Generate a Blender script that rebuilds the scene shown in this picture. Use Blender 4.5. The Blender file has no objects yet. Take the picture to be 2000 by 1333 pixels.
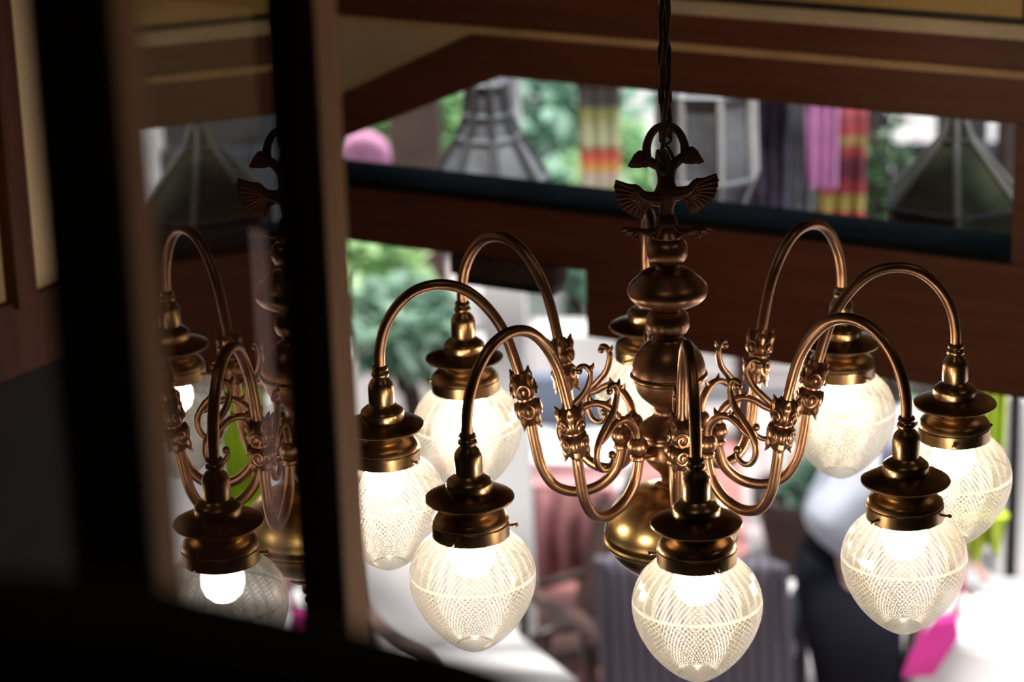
import bpy, bmesh, math, random
from mathutils import Vector, Matrix
from math import sin, cos, pi, radians, sqrt

sc = bpy.context.scene
COL = sc.collection

# ------------------------------------------------------------------ camera
Z0 = 2.90                                    # height of the lamp ring above the ground floor
CAM = Vector((0.0, -3.4096, 1.2414 + Z0))
FW = Vector((-0.058637, 0.94713909, -0.31541917))
RT = Vector((0.99819232, 0.05145578, -0.03105461))
UP = Vector((0.0131829, 0.31666995, 0.94844418))
F = 5195.9                                   # focal length in pixels of a 2000 px frame
cd = bpy.data.cameras.new('camera')
cam = bpy.data.objects.new('camera', cd)
COL.objects.link(cam)
m3 = Matrix((RT, UP, -FW)).transposed()
cam.matrix_world = Matrix.Translation(CAM) @ m3.to_4x4()
cd.sensor_width = 36.0
cd.lens = F / 2000 * 36
cd.clip_start = 0.05
cd.clip_end = 200
cd.dof.use_dof = True
cd.dof.focus_distance = 3.45
cd.dof.aperture_fstop = cd.lens / 25.0       # 25 mm wide aperture
cd.dof.aperture_blades = 0
sc.camera = cam

# ------------------------------------------------------------------ world, sun, exposure
w = bpy.data.worlds.new('sky')
sc.world = w
w.use_nodes = True
wn = w.node_tree
wn.nodes['Background'].inputs[0].default_value = (0.86, 0.95, 1.0, 1)
wn.nodes['Background'].inputs[1].default_value = 1.25
sl = bpy.data.lights.new('sun', 'SUN')
sl.energy = 7.0
sl.angle = radians(3)
sl.color = (1.0, 0.97, 0.92)
sun = bpy.data.objects.new('sun', sl)
COL.objects.link(sun)
sun.rotation_euler = (radians(15), radians(8), 0)
sun.location = (0, 6, 9)
sc.view_settings.view_transform = 'Standard'
sc.view_settings.look = 'None'
sc.view_settings.gamma = 1
sc.view_settings.use_curve_mapping = False
sc.view_settings.exposure = 0.0
sc.cycles.caustics_refractive = False
sc.cycles.caustics_reflective = False
sc.cycles.sample_clamp_indirect = 4.0
sc.cycles.transparent_max_bounces = 24

# ------------------------------------------------------------------ materials
def nt(name):
    m = bpy.data.materials.new(name)
    m.use_nodes = True
    return m, m.node_tree, m.node_tree.nodes['Principled BSDF']

def mat(name, col, rough=0.6, metal=0.0, var=0.12, scale=6.0, bump=0.0, stretch=(1, 1, 1), spec=None):
    m, t, p = nt(name)
    tc = t.nodes.new('ShaderNodeTexCoord')
    mp = t.nodes.new('ShaderNodeMapping')
    mp.inputs['Scale'].default_value = stretch
    no = t.nodes.new('ShaderNodeTexNoise')
    no.inputs['Scale'].default_value = scale
    no.inputs['Detail'].default_value = 4
    cr = t.nodes.new('ShaderNodeValToRGB')
    c0 = tuple(max(0, c * (1 - var * 1.6)) for c in col) + (1,)
    c1 = tuple(min(1, c * (1 + var * 1.6)) for c in col) + (1,)
    cr.color_ramp.elements[0].color = c0
    cr.color_ramp.elements[1].color = c1
    cr.color_ramp.elements[0].position = 0.3
    cr.color_ramp.elements[1].position = 0.7
    t.links.new(tc.outputs['Object'], mp.inputs[0])
    t.links.new(mp.outputs[0], no.inputs['Vector'])
    t.links.new(no.outputs['Fac'], cr.inputs[0])
    t.links.new(cr.outputs[0], p.inputs['Base Color'])
    p.inputs['Roughness'].default_value = rough
    p.inputs['Metallic'].default_value = metal
    if spec is not None:
        p.inputs['Specular IOR Level'].default_value = spec
    if bump:
        b = t.nodes.new('ShaderNodeBump')
        b.inputs['Strength'].default_value = bump
        b.inputs['Distance'].default_value = 0.002
        t.links.new(no.outputs['Fac'], b.inputs['Height'])
        t.links.new(b.outputs[0], p.inputs['Normal'])
    return m

def stripe_mat(name, cols, scale, axis='Z', rough=0.85):
    """bands of the cloth's own colours repeated along an object axis"""
    m, t, p = nt(name)
    tc = t.nodes.new('ShaderNodeTexCoord')
    sp = t.nodes.new('ShaderNodeSeparateXYZ')
    mu = t.nodes.new('ShaderNodeMath'); mu.operation = 'MULTIPLY'; mu.inputs[1].default_value = scale
    fr = t.nodes.new('ShaderNodeMath'); fr.operation = 'FRACT'
    cr = t.nodes.new('ShaderNodeValToRGB')
    cr.color_ramp.interpolation = 'CONSTANT'
    e = cr.color_ramp.elements
    while len(e) < len(cols):
        e.new(0.5)
    for i, (pos, c) in enumerate(cols):
        e[i].position = pos
        e[i].color = tuple(c) + (1,)
    t.links.new(tc.outputs['Generated'], sp.inputs[0])
    t.links.new(sp.outputs[axis], mu.inputs[0])
    t.links.new(mu.outputs[0], fr.inputs[0])
    t.links.new(fr.outputs[0], cr.inputs[0])
    t.links.new(cr.outputs[0], p.inputs['Base Color'])
    p.inputs['Roughness'].default_value = rough
    return m

M = {}
M['brass'] = mat('aged_brass', (0.38, 0.215, 0.14), 0.35, 1.0, 0.22, 22, 0.15)
M['ball_brass'] = mat('polished_brass', (0.50, 0.34, 0.16), 0.27, 1.0, 0.18, 9, 0.1)
M['holder'] = mat('holder_brass', (0.38, 0.25, 0.14), 0.28, 1.0, 0.2, 25, 0.1)
M['eagle'] = mat('dark_bronze', (0.13, 0.065, 0.045), 0.5, 0.85, 0.25, 40, 0.4)
M['chain'] = mat('chain_metal', (0.09, 0.07, 0.06), 0.42, 0.9, 0.2, 60)
M['cable'] = mat('flex_cable', (0.12, 0.075, 0.05), 0.25, 0.0, 0.2, 60)
M['wood'] = mat('red_brown_wood', (0.16, 0.044, 0.021), 0.5, 0, 0.14, 5, 0.1, (0.6, 0.6, 9))
M['wood_dark'] = mat('dark_brown_wood', (0.085, 0.030, 0.015), 0.6, 0, 0.2, 5, 0.1, (7, 7, 0.7), 0.1)
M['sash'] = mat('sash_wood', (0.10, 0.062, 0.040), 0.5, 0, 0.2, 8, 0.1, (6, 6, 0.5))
M['sash_lit'] = mat('sash_lit_face', (0.66, 0.36, 0.17), 0.8, 0, 0.1, 8, 0.0, (6, 6, 0.5), 0.05)  # sash wood again, lamplight on the room side put into the colour
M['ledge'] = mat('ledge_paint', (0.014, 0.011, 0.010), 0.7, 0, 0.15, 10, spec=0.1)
M['cream'] = mat('cream_plaster', (0.76, 0.57, 0.36), 0.7, 0, 0.05, 3)
M['strip'] = mat('tan_beading', (0.80, 0.50, 0.27), 0.45, 0, 0.08, 10)
M['frame_cream'] = mat('pale_frame_wood', (0.85, 0.68, 0.47), 0.4, 0, 0.06, 10)
M['frame_black'] = mat('black_frame_line', (0.012, 0.012, 0.014), 0.5, 0, 0.1, 10)
M['gold'] = mat('gold_board', (0.72, 0.48, 0.18), 0.45, 0.1, 0.06, 4)
M['ink'] = mat('brown_lettering', (0.13, 0.06, 0.02), 0.6)
M['sill'] = mat('shade_dark_sill', (0.014, 0.017, 0.020), 1.0, 0, 0.15, 8, spec=0.0)  # near black: shade of the transom recess put into the sill colour
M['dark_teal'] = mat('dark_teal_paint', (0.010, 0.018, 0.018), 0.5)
M['plaster'] = mat('interior_plaster', (0.10, 0.075, 0.055), 0.8)
M['white_wall'] = mat('white_render', (0.80, 0.80, 0.80), 0.8, 0, 0.04, 2)
M['grey_wall'] = mat('pale_grey_render', (0.62, 0.60, 0.60), 0.8, 0, 0.08, 2)
M['white_cloth'] = mat('white_cloth', (0.85, 0.85, 0.84), 0.9, 0, 0.03, 5)
M['white_paint'] = mat('white_paint', (0.72, 0.71, 0.70), 0.5, 0, 0.05, 5)
M['pink_cloth'] = mat('pink_tablecloth', (0.60, 0.27, 0.28), 0.9, 0, 0.2, 14)
M['red_rug'] = mat('red_rug', (0.42, 0.17, 0.16), 0.95, 0, 0.3, 7)
M['dark_wood'] = mat('black_brown_wood', (0.030, 0.014, 0.010), 0.4, 0, 0.2, 8)
M['brown_box'] = mat('brown_box', (0.07, 0.035, 0.028), 0.7, 0, 0.2, 8)
M['black_metal'] = mat('black_metal', (0.012, 0.011, 0.012), 0.4, 0.5)
M['iron'] = mat('grey_lantern_metal', (0.16, 0.16, 0.18), 0.5, 0.3, 0.15, 10)
M['rib'] = mat('pale_lantern_rib', (0.46, 0.43, 0.44), 0.5, 0.2, 0.1, 10)
M['rib_mid'] = mat('worn_lantern_rib', (0.11, 0.10, 0.10), 0.8)
M['rib_dark'] = mat('dark_lantern_rib', (0.06, 0.055, 0.06), 0.5, 0.3)
M['peach'] = mat('peach_trim', (0.62, 0.33, 0.22), 0.6)
M['panel_grey'] = mat('grey_lantern_panel', (0.15, 0.148, 0.165), 0.7, 0.0, 0.25, 12, spec=0.2)
M['panel_olive'] = mat('olive_lantern_panel', (0.035, 0.040, 0.024), 0.8, 0.0, 0.4, 9, spec=0.1)
M['panel_dark'] = mat('dark_lantern_panel', (0.055, 0.052, 0.06), 0.8, 0.0, 0.3, 12, spec=0.1)
M['pink'] = mat('pink_fabric', (0.62, 0.25, 0.42), 0.9, 0, 0.12, 8)
M['lilac'] = mat('lilac_scarf', (0.60, 0.25, 0.50), 0.9, 0, 0.12, 8)
M['purple'] = mat('purple_textile', (0.055, 0.035, 0.07), 0.9, 0, 0.5, 12)
M['shed'] = mat('dark_shed_boards', (0.045, 0.05, 0.058), 0.8, 0, 0.3, 3)
M['lime'] = mat('lime_scarf', (0.56, 0.72, 0.06), 0.85, 0, 0.12, 9)
M['magenta'] = mat('magenta_bag', (0.55, 0.03, 0.25), 0.6)
M['skin'] = mat('skin', (0.55, 0.33, 0.24), 0.6, 0, 0.05, 20)
M['shirt'] = mat('pale_blue_shirt', (0.68, 0.72, 0.84), 0.85, 0, 0.08, 12)
M['trousers'] = mat('black_trousers', (0.008, 0.008, 0.014), 0.9, spec=0.1)
M['hair'] = mat('dark_hair', (0.02, 0.014, 0.01), 0.6)
M['jeans'] = mat('slate_jeans', (0.10, 0.11, 0.15), 0.9)
M['trunk'] = mat('bark', (0.05, 0.035, 0.028), 0.9, 0, 0.3, 14)
M['soil_pot'] = mat('dark_pot', (0.05, 0.035, 0.03), 0.8)
M['bluegrey'] = stripe_mat('blue_grey_slats', [(0, (0.26, 0.32, 0.46)), (0.7, (0.12, 0.13, 0.2))], 7)
M['stripes'] = stripe_mat('purple_grey_stripes', [(0, (0.13, 0.115, 0.15)), (0.55, (0.05, 0.042, 0.065))], 14, 'X')
M['banner'] = stripe_mat('banded_cloth', [(0, (0.40, 0.47, 0.12)), (0.12, (0.62, 0.50, 0.42)), (0.25, (0.74, 0.38, 0.10)), (0.33, (0.70, 0.13, 0.09)),
                                          (0.42, (0.36, 0.16, 0.10)), (0.47, (0.62, 0.60, 0.36)), (0.68, (0.56, 0.52, 0.20)), (0.80, (0.17, 0.14, 0.13))], 0.999)
M['redcloth'] = stripe_mat('red_banded_cloth', [(0, (0.58, 0.06, 0.10)), (0.10, (0.55, 0.45, 0.12)), (0.22, (0.56, 0.07, 0.10)), (0.32, (0.26, 0.05, 0.09)),
                                                (0.48, (0.60, 0.10, 0.10)), (0.56, (0.64, 0.42, 0.18)), (0.64, (0.60, 0.09, 0.10)), (0.72, (0.42, 0.09, 0.12)),
                                                (0.78, (0.58, 0.12, 0.14)), (0.86, (0.42, 0.09, 0.12)), (0.91, (0.60, 0.12, 0.16))], 0.999)

def leaf_mat(name, c0, c1):
    m, t, p = nt(name)
    oi = t.nodes.new('ShaderNodeNewGeometry')
    cr = t.nodes.new('ShaderNodeValToRGB')
    cr.color_ramp.elements[0].color = c0 + (1,)
    cr.color_ramp.elements[1].color = c1 + (1,)
    t.links.new(oi.outputs['Random Per Island'], cr.inputs[0])
    t.links.new(cr.outputs[0], p.inputs['Base Color'])
    p.inputs['Roughness'].default_value = 0.4
    tr = t.nodes.new('ShaderNodeBsdfTranslucent')
    t.links.new(cr.outputs[0], tr.inputs[0])
    mx = t.nodes.new('ShaderNodeMixShader')
    mx.inputs[0].default_value = 0.35
    t.links.new(p.outputs[0], mx.inputs[1])
    t.links.new(tr.outputs[0], mx.inputs[2])
    t.links.new(mx.outputs[0], t.nodes['Material Output'].inputs[0])
    return m
M['leaf'] = leaf_mat('fresh_leaves', (0.08, 0.22, 0.08), (0.50, 0.72, 0.34))
M['leaf_cool'] = leaf_mat('cool_leaves', (0.08, 0.20, 0.13), (0.42, 0.62, 0.48))
M['leaf_dark'] = leaf_mat('dark_leaves', (0.015, 0.05, 0.02), (0.12, 0.24, 0.08))

# clear window pane: real reflectance of a two faced pane at its viewing angle, rest passes through
def pane_mat(name, tint=(0.93, 0.97, 0.98), boost=1.0):
    m = bpy.data.materials.new(name)
    m.use_nodes = True
    t = m.node_tree
    t.nodes.clear()
    out = t.nodes.new('ShaderNodeOutputMaterial')
    fr = t.nodes.new('ShaderNodeFresnel'); fr.inputs[0].default_value = 1.52
    a = t.nodes.new('ShaderNodeMath'); a.operation = 'MULTIPLY'; a.inputs[1].default_value = 2 * boost
    b = t.nodes.new('ShaderNodeMath'); b.operation = 'ADD'; b.inputs[1].default_value = 1
    c = t.nodes.new('ShaderNodeMath'); c.operation = 'DIVIDE'; c.use_clamp = True
    t.links.new(fr.outputs[0], a.inputs[0]); t.links.new(fr.outputs[0], b.inputs[0])
    t.links.new(a.outputs[0], c.inputs[0]); t.links.new(b.outputs[0], c.inputs[1])
    tr = t.nodes.new('ShaderNodeBsdfTransparent'); tr.inputs[0].default_value = tint + (1,)
    gl = t.nodes.new('ShaderNodeBsdfGlossy'); gl.inputs['Roughness'].default_value = 0.0
    mx = t.nodes.new('ShaderNodeMixShader')
    t.links.new(c.outputs[0], mx.inputs[0]); t.links.new(tr.outputs[0], mx.inputs[1]); t.links.new(gl.outputs[0], mx.inputs[2])
    t.links.new(mx.outputs[0], out.inputs[0])
    return m
M['pane'] = pane_mat('window_glass')
def clear_mat(name, col):
    m = bpy.data.materials.new(name); m.use_nodes = True
    t = m.node_tree; t.nodes.clear()
    out = t.nodes.new('ShaderNodeOutputMaterial'); tr = t.nodes.new('ShaderNodeBsdfTransparent')
    tr.inputs[0].default_value = col + (1,)
    t.links.new(tr.outputs[0], out.inputs[0])
    return m
M['clear'] = clear_mat('window_glass_back', (0.95, 0.98, 0.97))

# cut glass of the globes: fluted above the seam, diamond cut below
def globe_mat():
    m = bpy.data.materials.new('cut_glass')
    m.use_nodes = True
    t = m.node_tree
    t.nodes.clear()
    N = t.nodes.new
    L = t.links.new
    out = N('ShaderNodeOutputMaterial')
    uv = N('ShaderNodeUVMap'); uv.uv_map = 'UVMap'
    sp = N('ShaderNodeSeparateXYZ'); L(uv.outputs[0], sp.inputs[0])
    def mth(op, a, b=None, clamp=False):
        n = N('ShaderNodeMath'); n.operation = op; n.use_clamp = clamp
        for i, v in enumerate((a, b)):
            if v is None: continue
            if isinstance(v, (int, float)): n.inputs[i].default_value = v
            else: L(v, n.inputs[i])
        return n.outputs[0]
    U, V = sp.outputs[0], sp.outputs[1]
    def ridge(e):
        s = mth('ABSOLUTE', mth('SINE', e))
        return mth('SUBTRACT', 1.0, s)                    # thin bright lines
    a = ridge(mth('ADD', mth('MULTIPLY', U, 58 * pi), mth('MULTIPLY', V, 30 * pi)))
    b = ridge(mth('SUBTRACT', mth('MULTIPLY', U, 58 * pi), mth('MULTIPLY', V, 30 * pi)))
    dia = mth('POWER', mth('MAXIMUM', a, b), 1.6)
    flu = mth('POWER', ridge(mth('MULTIPLY', U, 30 * pi)), 1.2)
    low = mth('GREATER_THAN', V, 0.335)                   # V runs down from the collar, 0.335 = seam
    low2 = mth('LESS_THAN', V, 0.90)
    seam = mth('LESS_THAN', mth('ABSOLUTE', mth('SUBTRACT', V, 0.335)), 0.010)
    seam2 = mth('LESS_THAN', mth('ABSOLUTE', mth('SUBTRACT', V, 0.90)), 0.008)
    pat = mth('ADD', mth('MULTIPLY', dia, mth('MULTIPLY', low, low2)),
              mth('MULTIPLY', mth('MULTIPLY', flu, 0.55), mth('SUBTRACT', 1.0, low)))
    pat = mth('MAXIMUM', pat, mth('MAXIMUM', seam, seam2))
    bp = N('ShaderNodeBump'); bp.inputs['Strength'].default_value = 0.35; bp.inputs['Distance'].default_value = 0.0015
    L(pat, bp.inputs['Height'])
    trn = N('ShaderNodeBsdfTranslucent'); trn.inputs[0].default_value = (0.080, 0.080, 0.079, 1)
    tp = N('ShaderNodeBsdfTransparent'); tp.inputs[0].default_value = (1.0, 0.985, 0.95, 1)
    gl = N('ShaderNodeBsdfGlossy'); gl.inputs['Roughness'].default_value = 0.14
    L(bp.outputs[0], gl.inputs['Normal'])
    rf = N('ShaderNodeBsdfRefraction'); rf.inputs['IOR'].default_value = 1.06; rf.inputs['Roughness'].default_value = 0.42
    rf.inputs['Color'].default_value = (1.0, 0.97, 0.92, 1)
    m0 = N('ShaderNodeMixShader'); m0.inputs[0].default_value = 0.24
    L(tp.outputs[0], m0.inputs[1]); L(rf.outputs[0], m0.inputs[2])
    m1 = N('ShaderNodeMixShader')
    L(mth('ADD', mth('ADD', mth('MULTIPLY', pat, 0.58), 0.20), mth('MULTIPLY', mth('SUBTRACT', 1.0, low), 0.14)), m1.inputs[0])
    L(m0.outputs[0], m1.inputs[1]); L(trn.outputs[0], m1.inputs[2])
    lw = N('ShaderNodeLayerWeight'); lw.inputs[0].default_value = 0.25
    m2 = N('ShaderNodeMixShader')
    L(mth('ADD', mth('MULTIPLY', lw.outputs['Facing'], 0.35), 0.05), m2.inputs[0])
    L(m1.outputs[0], m2.inputs[1]); L(gl.outputs[0], m2.inputs[2])
    L(m2.outputs[0], out.inputs[0])
    return m
M['globe'] = globe_mat()

def emit_mat(name, col, s):
    m = bpy.data.materials.new(name); m.use_nodes = True
    t = m.node_tree; t.nodes.clear()
    out = t.nodes.new('ShaderNodeOutputMaterial'); e = t.nodes.new('ShaderNodeEmission')
    e.inputs[0].default_value = col + (1,); e.inputs[1].default_value = s
    t.links.new(e.outputs[0], out.inputs[0])
    return m
M['fill_glow'] = emit_mat('fill_light_glow', (1.0, 0.72, 0.44), 4.0)  # glow of the fill lights added overhead
M['bulb'] = emit_mat('lit_bulb', (1.0, 0.81, 0.56), 175.0)

# ------------------------------------------------------------------ mesh helpers
def link(name, bm, m, parent=None, smooth=True, mw=None):
    me = bpy.data.meshes.new(name)
    bmesh.ops.recalc_face_normals(bm, faces=bm.faces)
    bm.to_mesh(me); bm.free()
    ms = m if isinstance(m, (list, tuple)) else [m]
    for k in ms: me.materials.append(M[k] if isinstance(k, str) else k)
    if smooth:
        me.shade_smooth()
    o = bpy.data.objects.new(name, me)
    COL.objects.link(o)
    if parent is not None: o.parent = parent
    if smooth:
        try:
            me.set_sharp_from_angle(angle=radians(38))
        except Exception: pass
    return o

def tag(o, label=None, cat=None, group=None, kind=None):
    if label: o['label'] = label
    if cat: o['category'] = cat
    if group: o['group'] = group
    if kind: o['kind'] = kind
    return o

def empty(name, loc, rz=0.0, label=None, cat=None, group=None):
    o = bpy.data.objects.new(name, None)
    o.empty_display_size = 0.05
    COL.objects.link(o)
    o.location = loc; o.rotation_euler = (0, 0, rz)
    return tag(o, label, cat, group)

def struct(o):
    o['kind'] = 'structure'; return o

def box(bm, lo, hi, mw=None, bev=0.0, mi=0):
    vs = [bm.verts.new((x, y, z)) for x in (lo[0], hi[0]) for y in (lo[1], hi[1]) for z in (lo[2], hi[2])]
    if mw is not None:
        for v in vs: v.co = mw @ v.co
    q = [(0, 1, 3, 2), (4, 6, 7, 5), (0, 4, 5, 1), (2, 3, 7, 6), (0, 2, 6, 4), (1, 5, 7, 3)]
    fs = [bm.faces.new([vs[i] for i in f]) for f in q]
    for f in fs: f.material_index = mi
    if bev:
        es = list({e for f in fs for e in f.edges})
        bmesh.ops.bevel(bm, geom=es, offset=bev, segments=3, affect='EDGES', profile=0.6)
    return fs

def prism(bm, pts, n0, n1, fn, bev=0.0):
    """outline pts (a,b) swept from n0 to n1, fn(a,b,n) -> point"""
    A = [bm.verts.new(fn(a, b, n0)) for a, b in pts]
    B = [bm.verts.new(fn(a, b, n1)) for a, b in pts]
    f = [bm.faces.new(A), bm.faces.new(B[::-1])]
    for i in range(len(pts)):
        j = (i + 1) % len(pts)
        f.append(bm.faces.new((A[i], B[i], B[j], A[j])))
    if bev:
        es = [e for e in set(f[0].edges) | set(f[1].edges)]
        bmesh.ops.bevel(bm, geom=es, offset=bev, segments=2, affect='EDGES', profile=0.7)

def lathe(bm, prof, seg=48, org=(0, 0, 0), axis=None, uv=False):
    """prof = (r,z) from top to bottom, round the z axis through org"""
    rot = Vector((0, 0, 1)).rotation_difference(Vector(axis)).to_matrix() if axis is not None else None
    org = Vector(org)
    L_ = [0]
    for i in range(1, len(prof)):
        L_.append(L_[-1] + math.hypot(prof[i][0] - prof[i - 1][0], prof[i][1] - prof[i - 1][1]))
    rings = []
    for r, z in prof:
        ring = []
        if r < 1e-6:
            v = Vector((0, 0, z))
            if rot: v = rot @ v
            ring = [bm.verts.new(org + v)] * seg
        else:
            for k in range(seg):
                a = 2 * pi * k / seg
                v = Vector((r * cos(a), r * sin(a), z))
                if rot: v = rot @ v
                ring.append(bm.verts.new(org + v))
        rings.append(ring)
    lay = (bm.loops.layers.uv.active or bm.loops.layers.uv.new('UVMap')) if uv else None
    for i in range(len(prof) - 1):
        for k in range(seg):
            k2 = (k + 1) % seg
            vs = [rings[i][k], rings[i][k2], rings[i + 1][k2], rings[i + 1][k]]
            uvs = [(k / seg, L_[i]), ((k + 1) / seg, L_[i]), ((k + 1) / seg, L_[i + 1]), (k / seg, L_[i + 1])]
            u, uu = [], []
            for a_, b_ in zip(vs, uvs):
                if a_ not in u: u.append(a_); uu.append(b_)
            if len(u) < 3: continue
            f = bm.faces.new(u)
            if lay is not None:
                for l, c in zip(f.loops, uu): l[lay].uv = (c[0], c[1] / uv)
    for i in (0, -1):
        if prof[i][0] > 1e-6:
            try: bm.faces.new(rings[i] if i else rings[i][::-1])
            except ValueError: pass

def spline(pts, n=8):
    """Catmull-Rom through points"""
    P = [Vector(p) for p in pts]
    P = [P[0] * 2 - P[1]] + P + [P[-1] * 2 - P[-2]]
    out = []
    for i in range(1, len(P) - 2):
        p0, p1, p2, p3 = P[i - 1:i + 3]
        for k in range(n):
            t = k / n
            out.append(0.5 * ((2 * p1) + (p2 - p0) * t + (2 * p0 - 5 * p1 + 4 * p2 - p3) * t * t + (3 * p1 - p0 - 3 * p2 + p3) * t ** 3))
    out.append(P[-2])
    return out

def tube(bm, path, r, seg=12, cap=True, closed=False):
    """r: number or list along the path (interpolated)"""
    n = len(path)
    def R(i):
        if isinstance(r, (int, float)): return r
        x = i / (n - 1) * (len(r) - 1)
        j = min(int(x), len(r) - 2)
        return r[j] * (1 - (x - j)) + r[j + 1] * (x - j)
    path = [Vector(p) for p in path]
    rings = []
    N = None
    for i, p in enumerate(path):
        if closed: T = path[(i + 1) % n] - path[i - 1]
        else: T = path[min(i + 1, n - 1)] - path[max(i - 1, 0)]
        T.normalize()
        if N is None:
            N = T.orthogonal().normalized()
        else:
            N = (N - T * N.dot(T)).normalized()
        B = T.cross(N)
        rings.append([bm.verts.new(p + (N * cos(2 * pi * k / seg) + B * sin(2 * pi * k / seg)) * R(i)) for k in range(seg)])
    for i in range(n if closed else n - 1):
        a, b = rings[i], rings[(i + 1) % n]
        for k in range(seg):
            bm.faces.new((a[k], a[(k + 1) % seg], b[(k + 1) % seg], b[k]))
    if cap and not closed:
        bm.faces.new(rings[0][::-1]); bm.faces.new(rings[-1])

def ball(bm, c, r, seg=16, sz=(1, 1, 1)):
    g = bmesh.ops.create_uvsphere(bm, u_segments=seg, v_segments=max(6, seg // 2), radius=r)
    for v in g['verts']:
        v.co = Vector((v.co.x * sz[0], v.co.y * sz[1], v.co.z * sz[2])) + Vector(c)

def at(x, y, dist):
    """point seen at photo pixel (x, y), dist metres away along the view axis"""
    return CAM + (FW + RT * ((x - 1000) / F) - UP * ((y - 666.5) / F)) * dist

def px(n, dist):
    return n * dist / F

# ================================================================== THE SETTING
# far wall of the upper hall: s runs along it to the right, n goes away from the room, z from the lamp ring
WB = 0.45379
WE = Vector((cos(WB), -sin(WB), 0)); WN = Vector((sin(WB), cos(WB), 0)); WP = Vector((0, 1.7, Z0))
def W(s, z, n): return WP + WE * s + WN * n + Vector((0, 0, z))
def wprism(name, pts, n0, n1, m, parent=None, bev=0.0, smooth=False):
    bm = bmesh.new(); prism(bm, pts, n0, n1, W, bev)
    return link(name, bm, m, parent, smooth)
def rect(s0, s1, z0, z1): return [(s0, z0), (s1, z0), (s1, z1), (s0, z1)]

JL = -1.015                                   # left jamb of the opening under the beam
# wall made of boards round the slanted transom opening
fw_ = bmesh.new()
def wq(pts, n0=0.0, n1=0.14, bm=fw_): prism(bm, pts, n0, n1, W)
wq([(-0.96, -0.225), (-0.96, -0.200), (-0.372, 0.050), (-0.429, 0.133), (-2.6, -0.90), (-2.6, -3.2), (JL, -2.9 + 0.0), (JL, -0.335)])
link('wall_far', fw_, 'wood').__setitem__('kind', 'structure')
struct(wprism('wall_far_upper', [(-0.429, 0.133), (-0.372, 0.05), (0.714, 0.05), (0.78, 0.05), (0.78, 0.137), (-0.42, 0.137)], 0.0, 0.14, 'wood'))
struct(wprism('wall_far_top', rect(-2.6, 0.78, 0.153, 2.0), 0.0, 0.14, 'wood'))
struct(wprism('wall_far_plaster', [(-2.6, -0.90), (-0.429, 0.133), (-0.42, 0.137), (-0.42, 0.153), (-2.6, 0.153)], 0.012, 0.14, 'cream'))
struct(wprism('wall_far_plaster_right', rect(0.78, 3.2, -0.235, 2.0), 0.012, 0.14, 'cream'))
struct(wprism('trim_beading', rect(-2.6, 0.78, 0.137, 0.153), -0.010, 0.14, 'strip', bev=0.004))
struct(wprism('trim_beam', [(-0.179, -0.475), (3.2, -0.475), (3.2, -0.216), (-0.179, -0.216)], -0.012, 0.14, 'wood'))
struct(wprism('trim_beam_left', [(JL, -0.335), (-0.179, -0.335), (-0.179, -0.216), (JL, -0.216)], -0.012, 0.14, 'wood'))
struct(wprism('trim_transom_stile', rect(0.714, 0.78, -0.235, 0.05), -0.004, 0.14, 'wood'))
struct(wprism('trim_post', rect(0.832, 0.892, -0.25, 2.0), -0.03, 0.14, 'wood_dark'))
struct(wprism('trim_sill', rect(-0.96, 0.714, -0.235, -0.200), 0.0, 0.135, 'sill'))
bm = bmesh.new()
prism(bm, [(-0.96, -0.200), (0.714, -0.200), (0.714, 0.05), (-0.372, 0.05)], 0.060, 0.064, W)
g = link('window_1', bm, ['clear', 'pane'], smooth=False); struct(g)
for p_ in g.data.polygons:
    if abs(p_.normal.dot(WN)) > 0.9 and (p_.center - W(0, 0, 0.060)).dot(WN) < 0.002: p_.material_index = 1

def boxobj(name, lo, hi, m, bev=0.0, parent=None, smooth=False):
    bm = bmesh.new(); box(bm, lo, hi, None, bev); return link(name, bm, m, parent, smooth)
struct(boxobj('wall_left', (-2.45, -5.6, 0), (-2.3, 2.7, 5.0), 'plaster'))
struct(boxobj('wall_right', (2.75, -5.6, 0), (2.9, 0.45, 5.0), 'plaster'))
struct(boxobj('wall_back', (-2.45, -5.7, 0), (2.9, -5.6, 5.0), 'plaster'))
bm = bmesh.new()
prism(bm, [(-2.45, -5.7), (2.9, -5.7), (2.9, 0.35), (-2.35, 2.86)], 0, 0.15, lambda a, b, n: Vector((a, b, 4.9 + n)))
struct(link('ceiling', bm, 'plaster', smooth=False))
struct(boxobj('floor_landing', (-2.3, -5.6, 2.45), (2.75, -2.75, 2.6), 'plaster'))
# ground floor: paved inside and out into the courtyard
m, t, p = nt('pale_paving')
tc = t.nodes.new('ShaderNodeTexCoord'); br = t.nodes.new('ShaderNodeTexBrick')
br.inputs['Scale'].default_value = 1.0; br.inputs['Brick Width'].default_value = 0.4; br.inputs['Row Height'].default_value = 0.4
br.offset = 0; br.inputs['Mortar Size'].default_value = 0.012
br.inputs['Color1'].default_value = (0.42, 0.36, 0.37, 1); br.inputs['Color2'].default_value = (0.50, 0.44, 0.44, 1); br.inputs['Mortar'].default_value = (0.3, 0.24, 0.24, 1)
t.links.new(tc.outputs['Object'], br.inputs[0]); t.links.new(br.outputs[0], p.inputs['Base Color']); p.inputs['Roughness'].default_value = 0.6
M['paving'] = m
struct(boxobj('floor', (-14, -5.7, -0.1), (16, 30, 0.0), 'paving'))

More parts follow.
